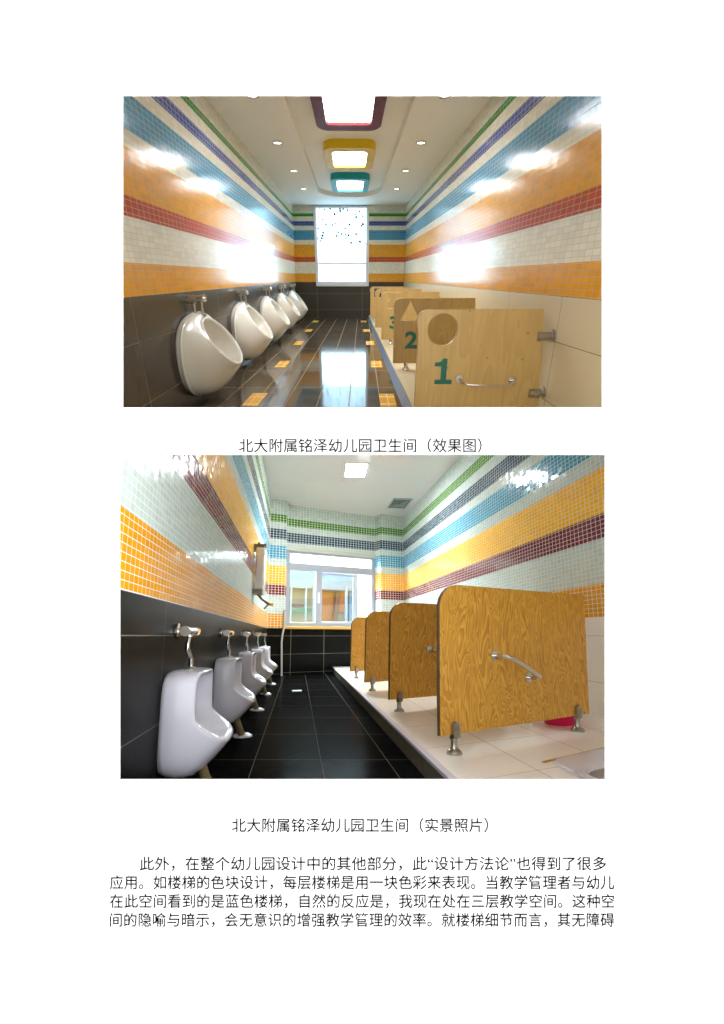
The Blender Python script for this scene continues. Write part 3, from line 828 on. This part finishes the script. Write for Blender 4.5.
# ---- platform of room B
c0 = B.hit(336.7, 678, (0, 0, 1), FB); c1 = B.hit(424, 779, (0, 0, 1), FB)
axc = (c1.x-c0.x)/(c1.y-c0.y); kcb = c0.x-axc*c0.y; PB = -.70
xc = lambda y: kcb+axc*y
M_platB = slabs('white_platform_tile', (246, 243, 238), (150, 142, 120), .5, .78, .008, rough=.3, var=.03, gv=.006, ou=.35)
M_nosing = worn('pale_stair_nosing', (206, 204, 220), .35)
M_curbB = slabs('grey_kerb_tile', (112, 108, 94), (80, 78, 70), 1.1, 5, .008, rough=.35, var=.08)
m = MB()
yB2 = lambda x: corner.y+(x-corner.x)*Lb.y/Lb.x+.1
q = shell(B, [(xc(1), 1, PB), (xc(yB2(xc(10))), yB2(xc(10.8)), PB), (wrB(Rc.y), yB2(wrB(Rc.y)), PB), (wrB(1), 1, PB)], False)
m.slab(q, (0, 0, -.02), 0, lambda p: (p.x-B.axr*p.y, p.y-p.x*.5), room=B)
ye = yB2(xc(10.8))
q = shell(B, [(xc(1)+.015, 1, FB), (xc(ye)+.015, ye, FB), (xc(ye)+.015, ye, PB-.02), (xc(1)+.015, 1, PB-.02)], False); m.slab(q, (.04, 0, 0), 1, lambda p: (p.y, p.z), room=B)
q = shell(B, [(xc(1)-.012, 1, PB+.003), (xc(ye)-.012, ye, PB+.003), (xc(ye)+.03, ye, PB+.003), (xc(1)+.03, 1, PB+.003)], False); m.slab(q, (0, 0, -.02), 2, room=B)
o = m.build('floor_platform', [M_platB, M_curbB, M_nosing], matrix=B.M); o['kind'] = 'structure'

# ---- partitions of room B
M_oak = wood('golden_oak_veneer', (226, 174, 68), (172, 116, 34), 34, 2.2, .4, contrast=.85, waves=7)
M_edge = worn('grey_edge_banding', (96, 78, 54), .4)
Lp = Vector((1095-CX, B.F, 0)).normalized(); np_ = Vector((-Lp.y, Lp.x, 0)); angP = math.atan2(Lp.y, Lp.x)
foot1 = B.hit(454.4, 754, (0, 0, 1), PB)
def ph(px, py, ft):
    h = B.hit(px, py, np_, np_.dot(ft)); return ((h-ft).dot(Lp), h.z-PB)
tops = ph(455, 585, foot1); 
outl = [(440.6, 736.6), (440, 700), (439.6, 605), (441, 598), (444, 592.3), (448, 587.8), (452.5, 585.5), (457, 584.7), (584, 595), (589.6, 713.8)]
outB = [ph(px, py, foot1) for px, py in outl]
feet = [(454.4, 754), (399.2, 711.5), (372.3, 691), (356.2, 678.2)]
ox = outB[0][0]
nb_ = ['with the long grab rail, closest to the page', 'second from the page opening', 'third from the page opening', 'closest to the window wall']
f2 = ph(578, 733, foot1)[0]
protoB = None
for i, (px, py) in enumerate(feet):
    ft = B.hit(px, py, (0, 0, 1), PB)
    mat = B.M @ Matrix.Translation(ft) @ Matrix.Rotation(angP, 4, 'Z')
    if protoB is None:
        root = empty('partition', mat, 'x', 'partition', 'oak veneer cubicle partitions on the white platform')
        plate(outB, None, .03, M_oak, 'board', root, bevel=.003, edge=M_edge)
        hb = outB[0][1]
        for xo, k in ((0, 1.), (f2, 1.)):
            m = MB(); h = hb
            m.lathe([(.048, 0), (.048, .01), (.040, .022), (.024, .032), (.019, .045), (.019, h*.75), (.026, h*.78), (.026, h*1.0)], n=20)
            m.box((-.026, -.03, h*.85), (.026, -.004, h*1.45)); m.tube([(0, -.03, h*1.45), (0, -.004, h*1.45)], .026, 16)
            f = m.build('foot', M_steel, root, smooth=True, angle=30); f.location = (xo, .0, 0)
        a = ph(494, 655.5, foot1); b = ph(528, 677.5, foot1); e = ph(529.5, 676, foot1)
        m = MB()
        m.tube([(a[0]+.0, -.05, a[1]), (a[0]+.04, -.075, a[1]-.005), (a[0]+.10, -.085, a[1]-.025), ((a[0]+e[0])/2+.02, -.09, (a[1]+e[1])/2+.005), (e[0], -.085, e[1])], .016, 14)
        for q in (a, b):
            m.tube([(q[0], -.012, q[1]), (q[0], 0, q[1])], .036, 18); m.tube([(q[0], -.08, q[1]), (q[0], 0, q[1])], .013, 12)
        m.build('grab_rail', M_chrome, root, smooth=True)
        protoB = root; o = root
    else:
        o = copy_tree(protoB); o.matrix_world = mat
    o['label'] = 'golden oak veneer toilet partition on steel feet, ' + nb_[i]

# ---- pink basin behind the first partition, squat pan, floor drain, vent, ceiling light, instant heater, cable
pz = B.hit(562, 727, (0, 0, 1), PB)
M_pink = worn('pink_plastic', (236, 26, 110), .3, .03)
ba = empty('plastic_basin', B.at((pz.x+.04, pz.y+.15, PB)), 'bright pink plastic basin on the white platform behind the first oak partition', 'basin')
m = MB(); m.lathe([(.11, 0), (.15, .05), (.185, .12), (.2, .125), (.2, .135), (.18, .132), (.14, .05), (.1, .012), (.01, .01)], n=32); m.build('bowl', M_pink, ba, smooth=True)
m = MB(); m.rings([[(r*math.cos(a*math.pi/16), r*math.sin(a*math.pi/16), z) for a in range(32)] for r, z in ((.196, .118), (.212, .122), (.212, .134), (.196, .138))], 0); m.build('rim', M_pink, ba, smooth=True)
cu = B.hit(585, 723, (0, 0, 1), PB)
m = MB(); m.lathe([(.05, 0), (.065, .12), (.065, .18), (.06, .18), (.047, .01), (.01, .008)], n=24)
tag(m.build('plastic_cup', new_mat('frosted_pink_plastic', (240, 190, 196), .3, Transmission_Weight=.5), matrix=B.at((cu.x-.02, cu.y+.22, PB)), smooth=True),
    'frosted pale pink plastic cup beside the pink basin, against the white wall tiles', 'cup')

# squat pan let into the platform
p0 = B.hit(549, 762, (0, 0, 1), PB)
sq = empty('squat_toilet', B.M @ Matrix.Translation((p0.x, p0.y, PB)) @ Matrix.Rotation(angP, 4, 'Z'), 'white ribbed squat toilet pan let into the platform before the first oak partition', 'toilet')
aq = Matrix.Rotation(-angP, 4, 'Z') @ Vector((B.ax, 1, 0)); SHQ = aq.x/aq.y      # its sides run along the room, its ends along the boards
def oval2(cx, cy, hx, hy, z, n=40, e=3.): 
    P = []
    for k in range(n):
        a = 2*math.pi*k/n; c_, s_ = math.cos(a), math.sin(a)
        yy = cy+math.copysign(abs(s_)**(2/e), s_)*hy; P.append((cx+math.copysign(abs(c_)**(2/e), c_)*hx+SHQ*yy, yy, z))
    return P
hh = Matrix.Rotation(-angP, 4, 'Z') @ (B.hit(608, 775, (0, 0, 1), PB)-p0); hq = (hh.x-SHQ*hh.y, hh.y)
m = MB(); cxq, cyq = .50, -.34
hx, hy = .50, .335
m.rings([oval2(cxq, cyq, hx, hy, .002, e=14), oval2(cxq, cyq, hx-.01, hy-.01, .014, e=14), oval2(hq[0], hq[1], .14, .085, .014), oval2(hq[0], hq[1], .134, .081, .008), oval2(hq[0], hq[1], .12, .07, .002), oval2(hq[0], hq[1], .07, .04, .001)], 0, True, False, True)
m.build('pan', M_porcB, sq, smooth=True, angle=35)
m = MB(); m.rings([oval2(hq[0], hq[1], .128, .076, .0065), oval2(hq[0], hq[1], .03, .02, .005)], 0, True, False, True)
m.build('bowl_shade', worn('grey_bowl_shade', (110, 106, 102), .2), sq, smooth=True)  # grey disc: the shade inside the hole is put into its colour
m = MB()
for k in range(4): 
    m.rings([oval2(hq[0], hq[1], .165+.022*k-d, .105+.018*k-d, z, e=2.6) for d, z in ((0, .0138), (.003, .0155), (.008, .0155), (.011, .0138))])
m.build('tread_ribs', M_porcB, sq, smooth=True)
m = MB(); m.box((-.04, .0, -.002), (1.0, .018, .006)); m.build('sealant_line', worn('ochre_sealant', (170, 126, 44), .6, .3, 20), sq)

dr = B.hit(297, 691, (0, 0, 1), FB)
d = empty('floor_drain', B.at((dr.x, dr.y, FB), phiB), 'small square steel drain in the black floor before the window wall', 'drain')
m = MB(); m.box((-.075, -.11, 0), (.075, .11, .006)); m.build('drain_frame', worn('dull_drain_steel', (120, 122, 120), .5, .1, metal=.4), d, bevel=.003)
m = MB()
for k in range(5): m.box((-.055+k*.024, -.085, .0062), (-.045+k*.024, .085, .0075))
m.build('drain_slot', M_shadowgap, d)

v = B.hit(399.5, 503.3, (0, 0, 1), CB)
vt = empty('ceiling_vent', B.at((v.x, v.y, CB), phiB), 'square grey louvred vent in the white ceiling near the right-angled corner', 'vent')
vt['label'] = 'square grey louvred air vent in the glossy white ceiling'
xs = B.hit(409, 501, (0, 0, 1), CB).x-v.x+.02; ys = (B.hit(399, 498.5, (0, 0, 1), CB).y-B.hit(399, 508, (0, 0, 1), CB).y)/2
ys = abs(ys)*1.02
m = MB(); M_vent = worn('grey_vent_plastic', (150, 166, 164), .4)
m.rings([[(sx_*a, sy_*b_, z) for sx_, sy_ in ((1, 1), (-1, 1), (-1, -1), (1, -1))] for a, b_, z in ((xs, ys, 0), (xs, ys, -.012), (xs*.86, ys*.86, -.02), (xs*.86, ys*.86, -.004))])
m.build('vent_frame', M_vent, vt)
m = MB()
for k in range(1, 5):
    f = .86*(1-k/5.2); g = f-.07
    m.rings([[(sx_*a, sy_*b_, z) for sx_, sy_ in ((1, 1), (-1, 1), (-1, -1), (1, -1))] for a, b_, z in ((xs*f, ys*f, -.004), (xs*f, ys*f, -.016), (xs*g, ys*g, -.008), (xs*g, ys*g, -.004))])
m.build('louvre', M_vent, vt)
m = MB(); m.box((-xs*.85, -ys*.85, -.006), (xs*.85, ys*.85, -.003)); m.build('duct_mesh', worn('dark_duct_mesh', (62, 70, 68), .6), vt)

lp = [B.hit(px, py, (0, 0, 1), CB) for px, py in ((347, 462), (368, 464), (365, 477.5), (343, 476))]
lc = sum(lp, Vector())/4; hx_ = ((lp[1]-lp[0]).length+(lp[2]-lp[3]).length)/4; hy_ = ((lp[0]-lp[3]).length+(lp[1]-lp[2]).length)/4
cl = empty('ceiling_light', B.at((lc.x, lc.y, CB), phiB-.05), 'flush square white light panel in the glossy lower washroom ceiling', 'ceiling light')
m = MB(); m.rings([[(a*sx_, b_*sy_, z) for sx_, sy_ in ((1, 1), (-1, 1), (-1, -1), (1, -1))] for a, b_, z in ((hx_, hy_, 0), (hx_, hy_, -.012), (hx_-.02, hy_-.03, -.012), (hx_-.02, hy_-.03, -.004))]); m.build('light_frame', M_whiteplastic, cl)
m = MB(); m.face([(-hx_+.02, -hy_+.03, -.006), (hx_-.02, -hy_+.03, -.006), (hx_-.02, hy_-.03, -.006), (-hx_+.02, hy_-.03, -.006)]); m.build('diffuser', glow('panel_light_glow', (250, 252, 255), 210.), cl)

# white box on the urinal side wall by the pier
nW = (1, -B.ax, 0)
y_h = B.hit(262, 580, nW, kLB+.12).y
ht = B.hit(262, 546, nW, kLB+.08).z; hbz = B.hit(262, 599, nW, kLB+.08).z
hz = ht-hbz
he = empty('wall_heater', B.at((wlB(y_h), y_h, hbz), phiB), 'slim upright white heater with dark ends fixed high on the mosaic wall beside the window', 'heater')
m = MB(); m.box((.03, -.18, .08), (.15, .20, hz-.10)); m.build('casing', M_whiteplastic, he, bevel=.03, segs=3)
m = MB(); m.box((.15, -.12, .14), (.158, .14, hz-.16)); m.build('front_panel', worn('cream_front_panel', (234, 222, 204), .35), he, bevel=.004)
M_dm = worn('tarnished_metal', (120, 112, 100), .35, .2, metal=.8)
m = MB(); m.box((.0, -.16, hz-.10), (.14, .18, hz-.05)); m.tube([(.06, 0, hz-.06), (.06, 0, hz)], .02, 10); m.tube([(.14, .1, hz-.06), (.14, .1, hz)], .02, 10); m.build('top_bracket', M_dm, he, smooth=True, angle=30)
m = MB(); m.box((.0, -.18, .02), (.14, .18, .08)); m.tube([(.06, 0, .03), (.12, .06, -.04), (.22, .16, -.11)], .022, 12); m.tube([(.22, .16, -.11), (.16, .08, -.18)], .012, 10)
m.build('bottom_bracket', M_dm, he, smooth=True, angle=30)
m = MB(); m.tube([(.22, .16, -.11), (.27, .2, -.11)], .024, 12); m.build('yellow_valve', worn('yellow_valve_cap', (232, 170, 30), .4), he, smooth=True)

# white cable on the end wall under the window
pts = [bk(px, py, d) for px, py, d in ((284.6, 610, -.035), (284.2, 627, -.035), (282.5, 634, -.035), (281.5, 642, -.035), (281.5, 676, -.035))]
m = MB(); m.tube(pts, .022, 10)
tag(m.build('drain_hose', worn('grey_white_hose', (190, 190, 186), .5), matrix=MBk, smooth=True), 'thin white hose running down the corner of the black end wall', 'hose')

# ================================================================== LIGHT
def area(name, matrix, sx, sy, power, color, spread=math.pi):
    l = bpy.data.lights.new(name, 'AREA'); l.shape = 'RECTANGLE'; l.size = sx; l.size_y = sy; l.energy = power; l.color = lin(color)[:3]; l.spread = spread
    o = bpy.data.objects.new(name, l); COL.objects.link(o); o.matrix_world = matrix; return o
# daylight behind the upper washroom's window
wc = Vector(((WX0+WX1)/2, YB+.35, (WZ0+WZ1)/2))
area('daylight', A.M @ Matrix.Translation(wc) @ Matrix.Rotation(-math.pi/2, 4, 'X'), WX1-WX0+.1, WZ1-WZ0+.1, 85, (176, 220, 255))
# daylight in the light well behind the lower washroom's window
wcB = Vector(((wx0+wx1)/2, REC+1.9, wz1+1.5))
area('daylight', MBk @ Matrix.Translation(wcB) @ Matrix.Rotation(-math.pi/2+.55, 4, 'X'), 4.4, 2.6, 5000, (235, 244, 255))

w = bpy.data.worlds.new('sky'); S.world = w; w.use_nodes = True
wt = NT(w); wg = wt.add('ShaderNodeNewGeometry'); wsp = wt.add('ShaderNodeSeparateXYZ'); wt.l.new(wg.outputs['Incoming'], wsp.inputs[0])
# white sky; lower half made brighter to light the ceilings through the openings
wm = wt.add('ShaderNodeMapRange'); wt.l.new(wsp.outputs[2], wm.inputs[0]); wm.inputs[1].default_value = -.25; wm.inputs[2].default_value = .25; wm.inputs[3].default_value = 2.8; wm.inputs[4].default_value = 4.8
wt.n['Background'].inputs[0].default_value = (1, 1, 1, 1); wt.l.new(wm.outputs[0], wt.n['Background'].inputs[1])

# ================================================================== CAMERA
cam = bpy.data.cameras.new('camera'); co = bpy.data.objects.new('camera', cam); COL.objects.link(co)
co.location = (0, 0, CAMZ); co.rotation_euler = (math.pi/2, 0, 0)
cam.sensor_fit = 'VERTICAL'; cam.sensor_height = 36; cam.sensor_width = 36
cam.lens = F0/1024*36; cam.shift_y = (CY-512)/1024; cam.clip_start = .02
S.camera = co
S.view_settings.view_transform = 'Standard'; S.view_settings.look = 'None'; S.view_settings.gamma = 1; S.view_settings.exposure = 0
S.view_settings.use_curve_mapping = False
S.cycles.use_denoising = True
S.cycles.max_bounces = 10; S.cycles.diffuse_bounces = 6; S.cycles.sample_clamp_indirect = 6
bpy.context.view_layer.update()
